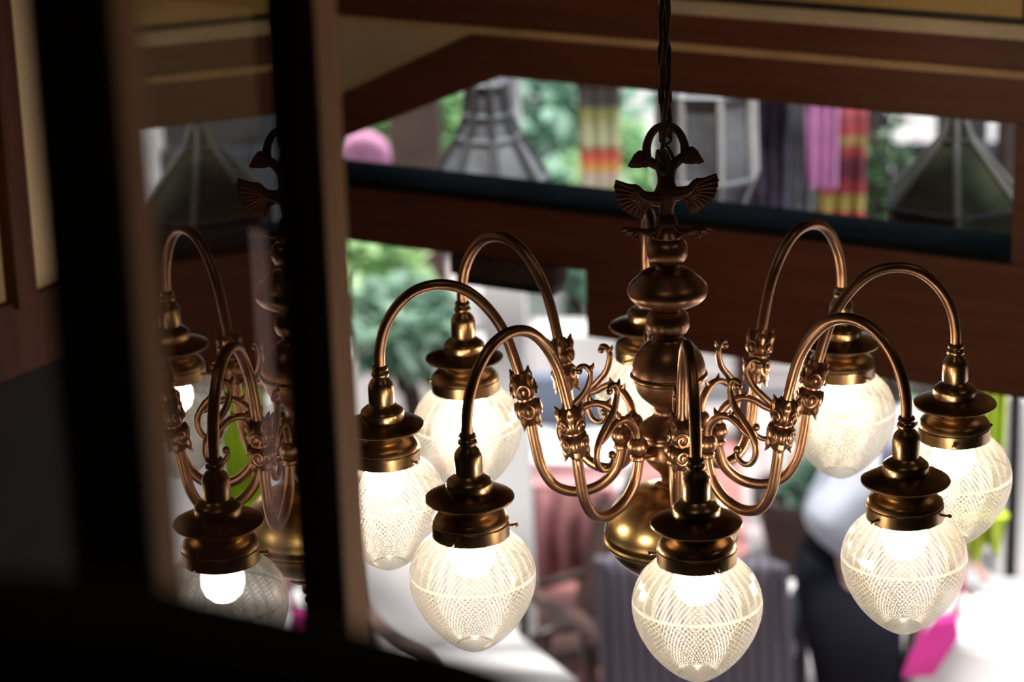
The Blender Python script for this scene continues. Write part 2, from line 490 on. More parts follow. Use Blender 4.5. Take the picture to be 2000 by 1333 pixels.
# ---------------------------------------------------------------- casement beside the camera: reflects the lamps at a grazing angle
AZ = -0.0284614
MN = Vector((cos(AZ), sin(AZ), 0)); MT = Vector((-sin(AZ), cos(AZ), 0))
MO = (Vector((0.0, -3.4096, 0)) - MN * 0.3504).dot(MN)
def G(s, z, n): return MT * s + MN * (MO + n) + Vector((0, 0, z))
cas = empty('window_2', G(-1.7, 3.0, -0.01)); struct(cas); cas['label'] = 'open casement with clear panes and stiles coloured bright on their lamplit side at the left edge'
def gbox(name, s0, s1, z0, z1, n0, n1, m, bev=0.002, mats=None):
    bm = bmesh.new()
    A = [(s0, n0), (s1, n0), (s1, n1), (s0, n1)]
    prism(bm, A, z0, z1, lambda a, b, z: G(a, z, b), bev)
    o = link(name, bm, m, smooth=True)
    o.parent = cas; o.matrix_parent_inverse = Matrix.Translation(-cas.location)
    return o
zb, zt = 3.0, 5.0 - 0.12
for s0, s1, tt in ((-2.031, -1.961, 0.0165), (-1.371, -1.250, 0.0175)):
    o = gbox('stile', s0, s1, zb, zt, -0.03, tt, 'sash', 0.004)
    o2 = gbox('stile_lit_face', s0 + 0.004, s1 - 0.004, zb, zt, tt - 0.002, tt + 0.0012, 'sash_lit', 0.0008)  # thin bright facing, paints the lamplit side of the stile
gbox('bottom_rail', -2.031, -1.25, 2.93, 3.03, -0.03, 0.0165, 'sash')
gbox('top_rail', -2.031, -1.25, zt - 0.06, zt, -0.03, 0.0165, 'sash')
for s0, s1 in ((-1.963, -1.369),):
    o = gbox('pane', s0, s1, 3.02, zt - 0.05, -0.004, 0.0, ['clear', 'pane'], 0.0)
    for p_ in o.data.polygons:
        if p_.normal.dot(MN) > 0.9: p_.material_index = 1
        p_.use_smooth = False

# plastered return wall with a post and beam, seen past the left stile
PA, PB = at(-140, 560, 4.42), at(215, 560, 4.80)
pe_ = Vector((PB.x - PA.x, PB.y - PA.y, 0)); PLn = pe_.length; pe_.normalize(); pn_ = Vector((-pe_.y, pe_.x, 0))
def PW(s, z, n): return Vector((PA.x, PA.y, 0)) + pe_ * s + pn_ * n + Vector((0, 0, z))
def pwall(name, s0, s1, z0, z1, n0, n1, m):
    bm = bmesh.new(); prism(bm, rect(s0, s1, z0, z1), n0, n1, PW)
    return struct(link(name, bm, m, smooth=False))
zbt, zbb = at(75, 562, 4.65).z, at(75, 715, 4.65).z
pwall('wall_return', -1.2, PLn, zbt, 5.0, 0, .12, 'cream')
pwall('trim_return_beam', -1.2, PLn, zbb, zbt, -.02, .12, 'wood_dark')
pwall('trim_return_post', PLn * .4, PLn * .4 + .048, zbt - .012, 5.0, -.03, 0, 'wood_dark')
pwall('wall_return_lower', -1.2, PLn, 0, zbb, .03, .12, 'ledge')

# dark hand rail close to the camera along the bottom
hp = [(-260, 1100, 1.12), (60, 1108, 1.12), (300, 1128, 1.13), (480, 1168, 1.14), (700, 1213, 1.14), (900, 1262, 1.15), (1150, 1345, 1.16), (1400, 1440, 1.17)]
bm = bmesh.new()
tops = [at(*q) for q in hp]
prev = None
for P_ in tops:
    # profile: rounded top edge, runs 0.16 towards the camera and down
    ring = []
    for dy, dz in ((0.006, -0.012), (0.0, -0.003), (-0.008, 0.0), (-0.055, 0.0), (-0.066, -0.004), (-0.07, -0.014), (-0.07, -0.20), (0.006, -0.20)):
        ring.append(bm.verts.new(P_ + Vector((0.0, dy, dz))))
    if prev:
        for k in range(8): bm.faces.new((prev[k], prev[(k + 1) % 8], ring[(k + 1) % 8], ring[k]))
    else: bm.faces.new(ring[::-1])
    prev = ring
bm.faces.new(prev)
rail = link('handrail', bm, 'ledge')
tag(rail, 'dark blurred handrail crossing the lower left corner close to the viewer', 'railing')

# ---------------------------------------------------------------- framed gold sign above the beading
sg = empty('framed_sign', W(0.02, 0.211, -0.012), 0, 'gold lettered board in a pale wooden frame on the wall above the transom', 'sign')
def wchild(name, pts, n0, n1, m, par, bev=0.0):
    o = wprism(name, pts, n0, n1, m, None, bev, bool(bev)); o.parent = par; o.matrix_parent_inverse = Matrix.Translation(-par.location); return o
SL, SR, SB, ST = 0.0, 0.765, 0.211, 0.62
bm = bmesh.new()
prism(bm, rect(SL, SR, SB, SB + 0.030), -0.022, 0, W, 0.008)
prism(bm, rect(SL, SR, ST - 0.03, ST), -0.022, 0, W, 0.008)
prism(bm, rect(SL, SL + 0.030, SB, ST), -0.0225, 0, W, 0.008)
prism(bm, rect(SR - 0.03, SR, SB, ST), -0.0225, 0, W, 0.008)
o = link('frame', bm, 'frame_cream'); o.parent = sg; o.matrix_parent_inverse = Matrix.Translation(-sg.location)
wchild('black_border', rect(SL + 0.028, SR - 0.028, SB + 0.028, ST - 0.028), -0.010, -0.001, 'frame_black', sg)
wchild('gold_panel', rect(SL + 0.041, SR - 0.041, SB + 0.041, ST - 0.041), -0.012, -0.009, 'gold', sg)
def wtext(s, z, body, size, par):
    cu = bpy.data.curves.new('lettering', 'FONT'); cu.body = body; cu.size = size; cu.extrude = 0.0006; cu.align_x = 'CENTER'
    ot = bpy.data.objects.new('t', cu); COL.objects.link(ot)
    dg = bpy.context.evaluated_depsgraph_get()
    me = bpy.data.meshes.new_from_object(ot.evaluated_get(dg))
    COL.objects.unlink(ot)
    mw = Matrix((WE, Vector((0, 0, 1)), -WN)).transposed().to_4x4(); mw.translation = W(s, z, -0.0126)
    me.transform(mw); me.materials.clear(); me.materials.append(M['ink'])
    o = bpy.data.objects.new('lettering', me); COL.objects.link(o); o.parent = par; o.matrix_parent_inverse = Matrix.Translation(-par.location)
wtext(0.610, 0.2805, 'HOURS', 0.020, sg)

# short valance box under the beam
va = empty('valance', W(-0.36, -0.40, 0.0), 0, 'shallow brown box with a dark underside hanging under the beam at the left', 'valance')
wchild('body', rect(-0.485, -0.237, -0.372, -0.330), -0.035, 0.02, 'brown_box', va, 0.004)
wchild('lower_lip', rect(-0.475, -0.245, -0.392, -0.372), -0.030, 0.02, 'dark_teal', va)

# warm fill lights, unseen above, added to brighten the upper hall
for q, (x_, y_) in enumerate(((-.2, -1.2), (1.5, -.6))):
    e = empty('added_fill_light', (x_, y_, 4.9), 0, ('unseen warm fill light added above the casement', 'unseen warm fill light added towards the right wall of the hall')[q], 'fill light')
    bm = bmesh.new(); lathe(bm, [(0, 0), (.17, 0), (.17, -.03), (.15, -.035), (0, -.035)], 32); link('base', bm, 'brass', e)
    bm = bmesh.new(); lathe(bm, [(.15, -.036), (.145, -.07), (.11, -.10), (.05, -.115), (0, -.118)], 32); link('diffuser', bm, 'fill_glow', e)

# ================================================================== THE CHANDELIER
PHI = -pi / 2 + 0.0807426642
ch = empty('chandelier', (0, 0, Z0), 0, 'antique brass eight arm chandelier with cut glass globes under a double headed eagle', 'chandelier')
def part(name, bm, m, parent=ch, smooth=True): return link(name, bm, m, parent, smooth)

# turned column
bm = bmesh.new()
lathe(bm, [(0.0, .268), (.011, .266), (.013, .258), (.016, .254), (.019, .250), (.018, .247), (.022, .245), (.0262, .240), (.0280, .232), (.0275, .224), (.0235, .217), (.017, .213), (.0145, .210),
           (.016, .206), (.024, .204), (.031, .202), (.0355, .199), (.0400, .194), (.0475, .188), (.0525, .182), (.0540, .176), (.0535, .171), (.0525, .169), (.0515, .1665), (.046, .161), (.036, .156),
           (.024, .152), (.0185, .149), (.0185, .147), (.023, .145), (.0275, .140), (.0295, .132), (.0290, .124), (.0255, .117), (.0195, .113), (.0185, .110), (.021, .108)], 56)
part('upper_column', bm, 'brass')
bm = bmesh.new()
pr = [(0.0205, .1075)]
for k in range(1, 13):
    a = radians(22 + k * (90 - 22) / 12); pr.append((.0500 * sin(a), .060 + .0500 * cos(a)))
pr += [(.0515, .059), (.0528, .0565), (.0528, .0535), (.0515, .0515), (.0490, .0505), (.0480, .044), (.0440, .034), (.0385, .026), (.031, .019), (.024, .013), (.0205, .009), (.0190, .004), (.0200, -.001),
       (.0250, -.006), (.0330, -.012), (.0395, -.018), (.0425, -.0225), (.0440, -.0255), (.0440, -.0275), (.0415, -.029), (.0425, -.031), (.0425, -.0345), (.0400, -.036), (.0345, -.039), (.0340, -.042), (.0340, -.060),
       (.0355, -.062), (.0340, -.065), (.0300, -.071), (.0235, -.078), (.0165, -.084), (.0130, -.089), (.0115, -.096), (.0125, -.102)]
lathe(bm, pr, 56)
part('hub', bm, 'brass')
# big ball
bm = bmesh.new()
pr = [(0.0125, -.100), (.018, -.1015), (.021, -.104), (.021, -.106)]
for k in range(14, 90, 5): a = radians(k); pr.append((.0915 * sin(a), -.172 + .0690 * cos(a)))
pr += [(.0920, -.172), (.0918, -.176), (.0905, -.181), (.0925, -.1835), (.0925, -.1865), (.0895, -.189)]
for k in range(109, 168, 5): a = radians(k); pr.append((.0915 * sin(a), -.172 + .0690 * cos(a)))
pr += [(.022, -.2400)]
lathe(bm, pr, 64)
part('bottom_ball', bm, 'ball_brass')
bm = bmesh.new()
lathe(bm, [(.020, -.239), (.030, -.242), (.031, -.245), (.022, -.248), (.008, -.250), (.007, -.254), (.0115, -.257), (.0130, -.262), (.0115, -.267), (.006, -.270), (.0055, -.273), (.0090, -.276), (.0095, -.280), (.006, -.284), (.0035, -.287), (.0045, -.290), (.003, -.293), (0, -.294)], 32)
part('finial', bm, 'brass')

# arm (built in the x-z plane) ------------------------------------------------
arm_pts = [(.066, -.034), (.0665, -.055), (.076, -.082), (.099, -.103), (.130, -.110), (.158, -.0995), (.1755, -.072), (.184, -.035), (.189, -.002), (.1955, .035), (.2065, .080), (.222, .127), (.245, .163), (.273, .187),
           (.305, .195), (.337, .188), (.363, .167), (.381, .137), (.389, .105), (.390, .076)]
def V3(l): return [Vector((a, 0, b)) for a, b in l]
bm = bmesh.new()
tube(bm, spline(V3(arm_pts), 6), 0.0074, 16)
ball(bm, (.066, 0, -.029), .0142, 24)
lathe(bm, [(.009, -.041), (.0105, -.043), (.0105, -.047), (.0088, -.049)], 16, (.0664, 0, 0))
tube(bm, [Vector((.030, 0, -.046)), Vector((.045, 0, -.046)), Vector((.066, 0, -.040))], [.009, .007, .008], 12)
arm0 = part('arm', bm, 'brass')

bm = bmesh.new()
S = [(.122, .0655), (.1225, .0685), (.119, .0715), (.112, .071), (.1065, .063), (.107, .052), (.113, .036), (.127, .0195), (.1405, .005), (.149, -.012), (.1485, -.028), (.141, -.040), (.130, -.0435), (.1205, -.039), (.116, -.0315), (.118, -.0265)]
tube(bm, spline(V3(S), 6), [.0028, .0034, .0040, .0045, .0048, .0046, .0040, .0034, .003], 12)
ball(bm, (.1215, 0, .0650), .0050, 14)
ball(bm, (.1185, 0, -.0260), .0055, 14)
A2 = [(.0665, -.020), (.0690, -.006), (.077, .006), (.090, .0155), (.104, .0175), (.117, .0125), (.130, .0035), (.141, -.002)]
tube(bm, spline(V3(A2), 6), [.0060, .0056, .0050, .0046, .0040], 12)
# pointed leaves on the scroll
tube(bm, spline(V3([(.108, .066), (.103, .071), (.1005, .077)]), 4), [.0040, .003, .0006], 8)
tube(bm, spline(V3([(.088, .0155), (.082, .019), (.0785, .0255)]), 4), [.0042, .0035, .0006], 8)
tube(bm, spline(V3([(.101, .0175), (.105, .022), (.107, .028)]), 4), [.0036, .003, .0006], 8)
scroll0 = part('scroll', bm, 'brass', arm0)

# leafy clasp on the arm: two knobs with volutes and flared leaves
cc = Vector((.1940, 0, .0270)); cax = Vector((.0200, 0, .1000)).normalized()
cxx = cax.cross(Vector((0, 1, 0))).normalized()
def CL(a, r, h): return cc + cax * h + (cxx * cos(a) + Vector((0, 1, 0)) * sin(a)) * r
bm = bmesh.new()
def lobed(prof, seg=40, lob=8, amp=0.09):
    rings = []
    for r, h in prof:
        rings.append([bm.verts.new(CL(2 * pi * k / seg, r * (1 + amp * cos(lob * 2 * pi * k / seg)), h)) for k in range(seg)])
    for i in range(len(rings) - 1):
        for k in range(seg): bm.faces.new((rings[i][k], rings[i][(k + 1) % seg], rings[i + 1][(k + 1) % seg], rings[i + 1][k]))
    bm.faces.new(rings[0]); bm.faces.new(rings[-1][::-1])
lobed([(.0085, .040), (.0130, .034), (.0168, .025), (.0180, .017), (.0165, .010), (.0125, .005), (.0085, .002)], amp=.06)
lobed([(.0085, .003), (.0135, -.001), (.0182, -.007), (.0184, -.015), (.0155, -.024), (.0120, -.031), (.0085, -.036)], amp=.06)
lathe(bm, [(.0110, .0055), (.0125, .0040), (.0125, .0015), (.0110, 0)], 24, cc, cax)
for k in range(4):
    a = pi / 4 + k * pi / 2
    tube(bm, spline([CL(a, .0135, .022), CL(a, .0155, .031), CL(a, .0155, .037), CL(a, .0185, .0435)], 4), [.0048, .0050, .0036, .0008], 8)
    tube(bm, spline([CL(a, .0135, -.022), CL(a, .0140, -.029), CL(a, .0142, -.034), CL(a, .0175, -.040)], 4), [.0044, .0044, .0030, .0008], 8)
    for a0, h0, sg_ in ((k * pi / 2, .015, 1), (k * pi / 2, -.011, -1)):
        pts = []
        for j in range(26):
            th = j / 25 * 3.6 * pi; rr = .0098 * (1 - j / 30)
            da = rr * cos(th) / .0165; hh = rr * 1.25 * sin(th) * sg_
            pts.append(CL(a0 + da, .0186 - abs(hh) * 0.22 - abs(da) * 0.001, h0 + hh))
        tube(bm, pts, [.0018, .0019, .0016], 6)
clasp0 = part('leaf_clasp', bm, 'brass', arm0)

# shade holder (round the z axis at rho .39)
bm = bmesh.new()
hp_ = [(.0078, .084), (.0100, .083), (.0112, .080), (.0100, .0775), (.0092, .0765), (.0115, .0745), (.0122, .0715), (.0112, .0690), (.0098, .0680), (.0108, .0660), (.0140, .0625), (.0168, .0575), (.0176, .0530), (.0176, .0330),
       (.0168, .0300), (.0180, .0280), (.0225, .0255), (.0262, .0225), (.0288, .0200), (.0294, .0180), (.0294, .0100), (.0290, .0080), (.0350, .0060), (.0430, .0045), (.0525, .0012), (.0562, -.0008), (.0568, -.0025), (.0555, -.0042),
       (.0440, -.0080), (.0350, -.0110), (.0305, -.0135), (.0292, -.0165), (.0300, -.0185), (.0340, -.0202), (.0405, -.0225), (.0455, -.0260), (.0480, -.0300), (.0488, -.0330), (.0480, -.0345), (.0492, -.0360), (.0492, -.0515), (.0480, -.0530),
       (.0465, -.0520), (.0465, -.0340), (.0430, -.0290), (.0300, -.0225), (.0, -.0215)]
lathe(bm, hp_, 56, (.39, 0, 0))
hold0 = part('shade_holder', bm, 'holder')
screws = []
for k in range(3):
    bm = bmesh.new()
    a = radians(20 + 120 * k); d = Vector((cos(a), sin(a), 0))
    tube(bm, [Vector((.39, 0, -.044)) + d * .045, Vector((.39, 0, -.044)) + d * .0560], .0018, 8)
    ball(bm, Vector((.39, 0, -.044)) + d * .0575, .0036, 10, (1, 1, 0.8))
    screws.append(part('thumb_screw', bm, 'holder', hold0))
# globe: outer and inner skin
op = [(.0445, -.0440), (.0470, -.0500), (.0510, -.0550), (.0580, -.0620), (.0655, -.0715), (.0715, -.0830), (.0752, -.0950), (.0765, -.1060), (.0760, -.1180), (.0732, -.1310), (.0680, -.1450), (.0608, -.1590), (.0520, -.1720), (.0425, -.1830),
      (.0330, -.1920), (.0225, -.2000), (.0140, -.2050), (.0070, -.2080), (.0030, -.2090)]
op = [(a * (1 + .055 * min(1, i_ / 4)), -.044 + (b + .044) * 1.03) for i_, (a, b) in enumerate(op)]
op = [(p_.x, p_.z) for p_ in spline(V3(op), 3)]
plen = sum(math.hypot(op[i][0] - op[i - 1][0], op[i][1] - op[i - 1][1]) for i in range(1, len(op)))
bm = bmesh.new()
lathe(bm, op + [(0.0, op[-1][1] - .0002)], 96, (.39, 0, 0), uv=plen)
glob0 = part('glass_globe', bm, 'globe')
# bulb
bm = bmesh.new()
lathe(bm, [(.0115, -.050), (.0170, -.056), (.0240, -.064), (.0275, -.075), (.0275, -.086), (.0235, -.098), (.0150, -.106), (0, -.109)], 24, (.39, 0, 0))
bulb0 = part('light_bulb', bm, 'bulb')
bm = bmesh.new()
lathe(bm, [(0, -.020), (.0140, -.022), (.0150, -.030), (.0150, -.046), (.0118, -.0500), (0, -.0500)], 20, (.39, 0, 0))
sock0 = part('bulb_socket', bm, 'chain', hold0)

tree0 = [(arm0, [scroll0, clasp0]), (hold0, screws + [sock0]), (glob0, []), (bulb0, [])]
for i in range(8):
    for root, kids in tree0:
        if i == 0: c = root; ks = kids
        else:
            c = root.copy(); COL.objects.link(c); c.parent = ch
            ks = []
            for k in kids:
                d = k.copy(); COL.objects.link(d); d.parent = c; ks.append(d)
        c.rotation_euler = (0, 0, PHI + i * pi / 4)

# eagle ------------------------------------------------------------------
def EG(X, Y): return ((X - 840) / 4.165 / 1473, .294 + (400 - (200 + Y / 4.165)) / 1445)
def eprism(bm, pts, th, bev=.0016): prism(bm, [EG(*p_) for p_ in pts], -th, th, lambda a, b, n: Vector((a, n, b)), bev)
def E3(pts, y=0.0): return [Vector((EG(a, b)[0], y, EG(a, b)[1])) for a, b in pts]
bm = bmesh.new()
body = [(1080, 62), (1020, 72), (980, 64), (930, 58), (860, 60), (800, 82), (740, 110), (690, 84), (620, 62), (570, 62), (535, 34)]
# rounded trunk as a flattened tube
n_ = len(body)
rings = []
for Y, hw in body:
    cz = EG(840, Y)[1]; r_ = hw / 4.165 / 1473
    rings.append([bm.verts.new((r_ * cos(2 * pi * k / 24), min(r_, .0105) * sin(2 * pi * k / 24), cz)) for k in range(24)])
for i in range(n_ - 1):
    for k in range(24): bm.faces.new((rings[i][k], rings[i][(k + 1) % 24], rings[i + 1][(k + 1) % 24], rings[i + 1][k]))
bm.faces.new(rings[0]); bm.faces.new(rings[-1])
for sx in (1, -1):
    def mx(l): return [(840 + (a - 840) * sx, b) for a, b in l]
    dy = 0 if sx == 1 else 25
    tube(bm, spline(E3(mx([(850, 640), (862, 580), (895, 520), (950, 465 + dy), (1010, 430 + dy)])), 6), [.0100, .0088, .0070, .0066, .0070], 14)
    tube(bm, spline(E3(mx([(995, 430 + dy), (992, 350), (965, 270), (915, 208), (840, 182)])), 6), [.0064, .0056, .0052, .0050], 14)
    eprism(bm, mx([(960, 440 + dy), (1000, 385 + dy), (1050, 370 + dy), (1098, 398 + dy), (1120, 440 + dy), (1148, 482 + dy), (1128, 490 + dy), (1112, 482 + dy), (1098, 496 + dy), (1060, 484 + dy), (1000, 494 + dy), (965, 480 + dy)][::sx]), .0065, .0016)
    # crest and brow
    tube(bm, spline(E3(mx([(1000, 392 + dy), (1050, 378 + dy), (1100, 410 + dy)])), 4), [.002, .0035, .001], 8)
    # legs
    f = [(880, 1000), (920, 1045), (990, 1062), (1060, 1050), (1120, 1040)]
    tube(bm, spline(E3(mx(f)), 5), [.0085, .0064, .0050, .0042, .0038], 10)
    for q in ([(1110, 1040), (1160, 1030), (1200, 1040), (1212, 1052)], [(1110, 1045), (1150, 1065), (1180, 1085)], [(1100, 1045), (1105, 1080), (1085, 1105), (1080, 1118)]):
        tube(bm, spline(E3(mx(q)), 4), [.0030, .0028, .0006], 8)
        ball(bm, E3(mx([q[1]]))[0], .0033, 8)
    for q in ([(1110, 1040), (1150, 1035), (1185, 1060)], [(1095, 1045), (1110, 1075), (1100, 1100)]):
        tube(bm, spline(E3(mx(q), -.009), 4), [.0026, .0026, .0006], 8)
lathe(bm, [(.011, .280), (.015, .272), (.014, .266)], 20, (0, 0, 0))
egl = part('eagle', bm, 'eagle')
# wings with feathers
root = (900, 740)
tips_r = [(1255, 590), (1268, 640), (1262, 690), (1250, 735), (1232, 778), (1205, 818), (1172, 850), (1130, 878), (1085, 905), (1040, 905)]
for sx in (1, -1):
    def mx(l): return [(840 + (a - 840) * sx, b + (0 if sx == 1 else 40)) for a, b in l]
    bm = bmesh.new()
    out = [(885, 700), (960, 695), (1015, 690), (1060, 655), (1085, 620), (1135, 628), (1200, 605)]
    for (a, b), (c_, d_) in zip(tips_r[:-1], tips_r[1:]):
        out += [(a, b), ((a + c_) / 2 - 14, (b + d_) / 2 - 6)]
    out += [tips_r[-1], (1010, 860), (985, 805), (925, 792), (885, 800)]
    eprism(bm, mx(out)[::sx], .0026, .0010)
    for side in (-.0030, .0030):
        for k, (a, b) in enumerate(tips_r):
            s_ = (1000 + 8 * k * 0.3, 720 + k * 7)
            mid = ((s_[0] + a) / 2 + 4, (s_[1] + b) / 2 - 12)
            tube(bm, spline(E3(mx([s_, mid, (a - 6, b)]), side), 4), [.0016, .0022, .0020, .0008], 8)
        tube(bm, spline(E3(mx([(880, 745), (950, 742), (1030, 715), (1085, 655), (1140, 640)]), side), 5), [.0105, .0085, .0060, .0046, .0020], 10)
        for k in range(5):
            tube(bm, spline(E3(mx([(960 + k * 22, 735 - k * 10), (990 + k * 26, 775 - k * 8), (1030 + k * 28, 800 - k * 18)]), side * 1.2), 3), [.0016, .0024, .0008], 8)
    part('wing', bm, 'eagle', egl)

# chain and cable ---------------------------------------------------------
bm = bmesh.new()
zc = .392
i = 0
while zc < 1.96:
    hh, ww = .0155, .0072
    pts = []
    for k in range(20):
        a = 2 * pi * k / 20
        x = ww * cos(a); z = (hh - ww) * (1 if sin(a) > 0 else -1) + ww * sin(a)
        pts.append(Vector((x, 0, zc + z)) if i % 2 == 0 else Vector((0, x, zc + z)))
    tube(bm, pts, .0020, 8, closed=True)
    zc += 2 * hh - .0052; i += 1
part('chain', bm, 'chain')
bm = bmesh.new()
for ph in (0, 2.1, 4.2):
    pts = []
    for k in range(260):
        z = .385 + k * .0062
        r_ = .0052 + .0012 * sin(z * 31 + ph)
        pts.append(Vector((r_ * cos(ph + z * 26), r_ * sin(ph + z * 26), z)))
    tube(bm, pts, .0034, 8)
# bunched cable in the ring
random.seed(4)
for k in range(5):
    c_ = Vector((random.uniform(-.006, .004), random.uniform(-.006, .006), random.uniform(.348, .362)))
    pts = []
    for j in range(22):
        a = 2 * pi * j / 22
        pts.append(c_ + Vector((.0075 * cos(a + k), .006 * sin(a) * cos(k * 1.3), .0150 * sin(a + k * .6))))
    tube(bm, pts, .0024, 8, closed=True)
tube(bm, spline([Vector((0, 0, .40)), Vector((-.004, -.004, .375)), Vector((-.006, 0, .345)), Vector((-.004, .002, .325)), Vector((0, 0, .30))], 5), .0030, 8)
part('cable', bm, 'cable')
bm = bmesh.new()
lathe(bm, [(0, 2.0), (.06, 2.0), (.062, 1.99), (.05, 1.965), (.02, 1.945), (.008, 1.94), (0, 1.94)], 32)
part('ceiling_rose', bm, 'brass')

# ================================================================== THE COURTYARD BEHIND
random.seed(11)
def leaves(bm, c, rad, n, size, seed):
    rnd = random.Random(seed)
    for _ in range(n):
        while True:
            v = Vector((rnd.uniform(-1, 1), rnd.uniform(-1, 1), rnd.uniform(-1, 1)))
            if v.length < 1: break
        v *= (0.55 + 0.45 * rnd.random()) / max(0.35, v.length) * v.length ** 0.4
        p_ = Vector((v.x * rad[0], v.y * rad[1], v.z * rad[2])) + c
        s_ = size * rnd.uniform(.6, 1.3)
        q = Matrix.Rotation(rnd.uniform(0, 2 * pi), 3, 'Z') @ Matrix.Rotation(rnd.uniform(-1.0, 1.0), 3, 'X') @ Matrix.Rotation(rnd.uniform(-.6, .6), 3, 'Y')
        A = [(0, 0, 0), (s_ * .28, s_ * .35, s_ * .05), (0, s_, -s_ * .12), (-s_ * .28, s_ * .35, s_ * .05)]
        vs = [bm.verts.new(p_ + q @ Vector(a)) for a in A]
        bm.faces.new((vs[0], vs[1], vs[2])); bm.faces.new((vs[0], vs[2], vs[3]))

def tree(name, label, cat, c, rad, n, size, m, seed, group=None, pot=False, trunk_r=0.06):
    e = empty(name, (c.x, c.y, 0), 0, label, cat, group)
    bm = bmesh.new(); leaves(bm, c - e.location, rad, n, size, seed)
    link('foliage', bm, m, e, smooth=False)
    bm = bmesh.new()
    H = c.z
    base = 0.30 if pot else 0.0
    pts = spline([Vector((0, 0, base)), Vector((.04, .02, H * .5)), Vector((-.03, 0, H)), Vector((0, .02, H + rad[2] * .4))], 5)
    tube(bm, pts, [trunk_r, trunk_r * .7, trunk_r * .5, trunk_r * .3], 10)
    for k in range(5):
        a = k * 1.3 + seed
        tube(bm, spline([Vector((-.02, 0, H * .75)), Vector((cos(a) * rad[0] * .4, sin(a) * rad[1] * .4, H)), Vector((cos(a) * rad[0] * .7, sin(a) * rad[1] * .7, H + rad[2] * .4))], 4), [trunk_r * .4, trunk_r * .25, trunk_r * .1], 6)
    link('trunk', bm, 'trunk', e)
    if pot:
        bm = bmesh.new()
        lathe(bm, [(0, .33), (.20, .33), (.205, .36), (.24, .36), (.24, .30), (.22, .29), (.16, 0), (0, 0)], 28)
        link('pot', bm, 'soil_pot', e)
    return e

# --- buildings closing the court
def facade(name, lo, hi, label, m):
    bm = bmesh.new(); box(bm, lo, hi)
    e = link(name, bm, m, smooth=False); struct(e); return e
facade('wall_court_far', (-9, 19.0, 0), (14, 19.3, 2.6), '', 'white_wall')
facade('wall_court_left', (-6.2, 3.4, 0), (-6.0, 19.3, 3.2), '', 'grey_wall')

# --- trees seen through the transom and below the beam
tree('courtyard_tree', 'fresh green tree seen through the left end of the transom', 'tree', at(790, 250, 14.6), (.62, .5, .62), 1100, .16, 'leaf', 1)
tree('courtyard_tree', 'cool green tree seen through the transom between the grey lantern and the banded cloth', 'tree', at(1110, 330, 13), (.42, .5, .75), 1000, .16, 'leaf_cool', 2)
tree('courtyard_tree', 'small yellow green tree under the banded cloth beside the eagle', 'tree', at(1205, 360, 11.5), (.22, .3, .28), 420, .12, 'leaf', 3)
tree('courtyard_tree', 'dark leafed tree behind the tent shaped lantern at the right of the transom', 'tree', at(1735, 420, 9.3), (.15, .2, .38), 230, .08, 'leaf_dark', 4)
tree('courtyard_tree', 'bright green leafy tree beside the left stile just under the beam', 'tree', at(715, 575, 12.0), (.30, .3, .31), 800, .13, 'leaf', 5)
tree('courtyard_tree', 'leafy shrub tree behind the tall pot, left of the white column', 'tree', at(790, 640, 10.1), (.24, .22, .18), 420, .12, 'leaf_cool', 6)
tree('courtyard_tree', 'green tree seen through the casement pane beside the reflected lamp', 'tree', at(535, 590, 9.8), (.17, .25, .25), 520, .13, 'leaf_dark', 7)
tree('courtyard_tree', 'green shrub under the beam between the two right hand lamps', 'tree', at(1715, 735, 10.9), (.36, .3, .16), 460, .12, 'leaf', 8)
tree('potted_shrub', 'dark potted shrub behind the striped chair, left of the person in the blue shirt', 'shrub', at(1590, 985, 10.2), (.16, .2, .22), 360, .10, 'leaf_cool', 9, pot=True, trunk_r=.025)

# --- lanterns outside the transom
def lantern(label, c, prof, nside, rot, m_panel, m_rib, m_trim=None, wscale=1.0, group=None):
    """prof = (r, z) corners top to bottom; panels between ribs"""
    e = empty('hanging_lantern', c, rot, label, 'lantern', group)
    bm = bmesh.new()
    rings = [[bm.verts.new((r * cos(2 * pi * k / nside), r * sin(2 * pi * k / nside), z)) for k in range(nside)] for r, z in prof]
    for i in range(len(rings) - 1):
        for k in range(nside): bm.faces.new((rings[i][k], rings[i][(k + 1) % nside], rings[i + 1][(k + 1) % nside], rings[i + 1][k]))
    bm.faces.new(rings[0]); bm.faces.new(rings[-1][::-1])
    link('panels', bm, m_panel, e, smooth=False)
    bm = bmesh.new()
    for k in range(nside):
        pts = [Vector((r * 1.01 * cos(2 * pi * k / nside), r * 1.01 * sin(2 * pi * k / nside), z)) for r, z in prof]
        for a, b in zip(pts[:-1], pts[1:]): tube(bm, [a, b], .008 * wscale, 6)
    link('ribs', bm, m_rib, e)
    for i, (r, z) in enumerate(prof):
        bm = bmesh.new()
        pts = [Vector((r * 1.015 * cos(2 * pi * k / nside), r * 1.015 * sin(2 * pi * k / nside), z)) for k in range(nside)]
        for a, b in zip(pts, pts[1:] + pts[:1]): tube(bm, [a, b], .007 * wscale, 6)
        link('band', bm, m_trim or m_rib, e)
    bm = bmesh.new()
    tube(bm, [Vector((0, 0, prof[0][1])), Vector((0, 0, prof[0][1] + 1.2))], .006, 6)
    link('hanging_rod', bm, 'black_metal', e)
    return e
k = 6.6 / F
lantern('large grey bell shaped lantern with pale ribs, left half of the transom', at(955, 310, 6.6), [(35 * k, 150 * k), (42 * k, 90 * k), (60 * k, 45 * k), (112 * k, -40 * k), (112 * k, -120 * k), (95 * k, -150 * k)], 8, .2, 'panel_grey', 'rib_dark', 'iron', 1.3)
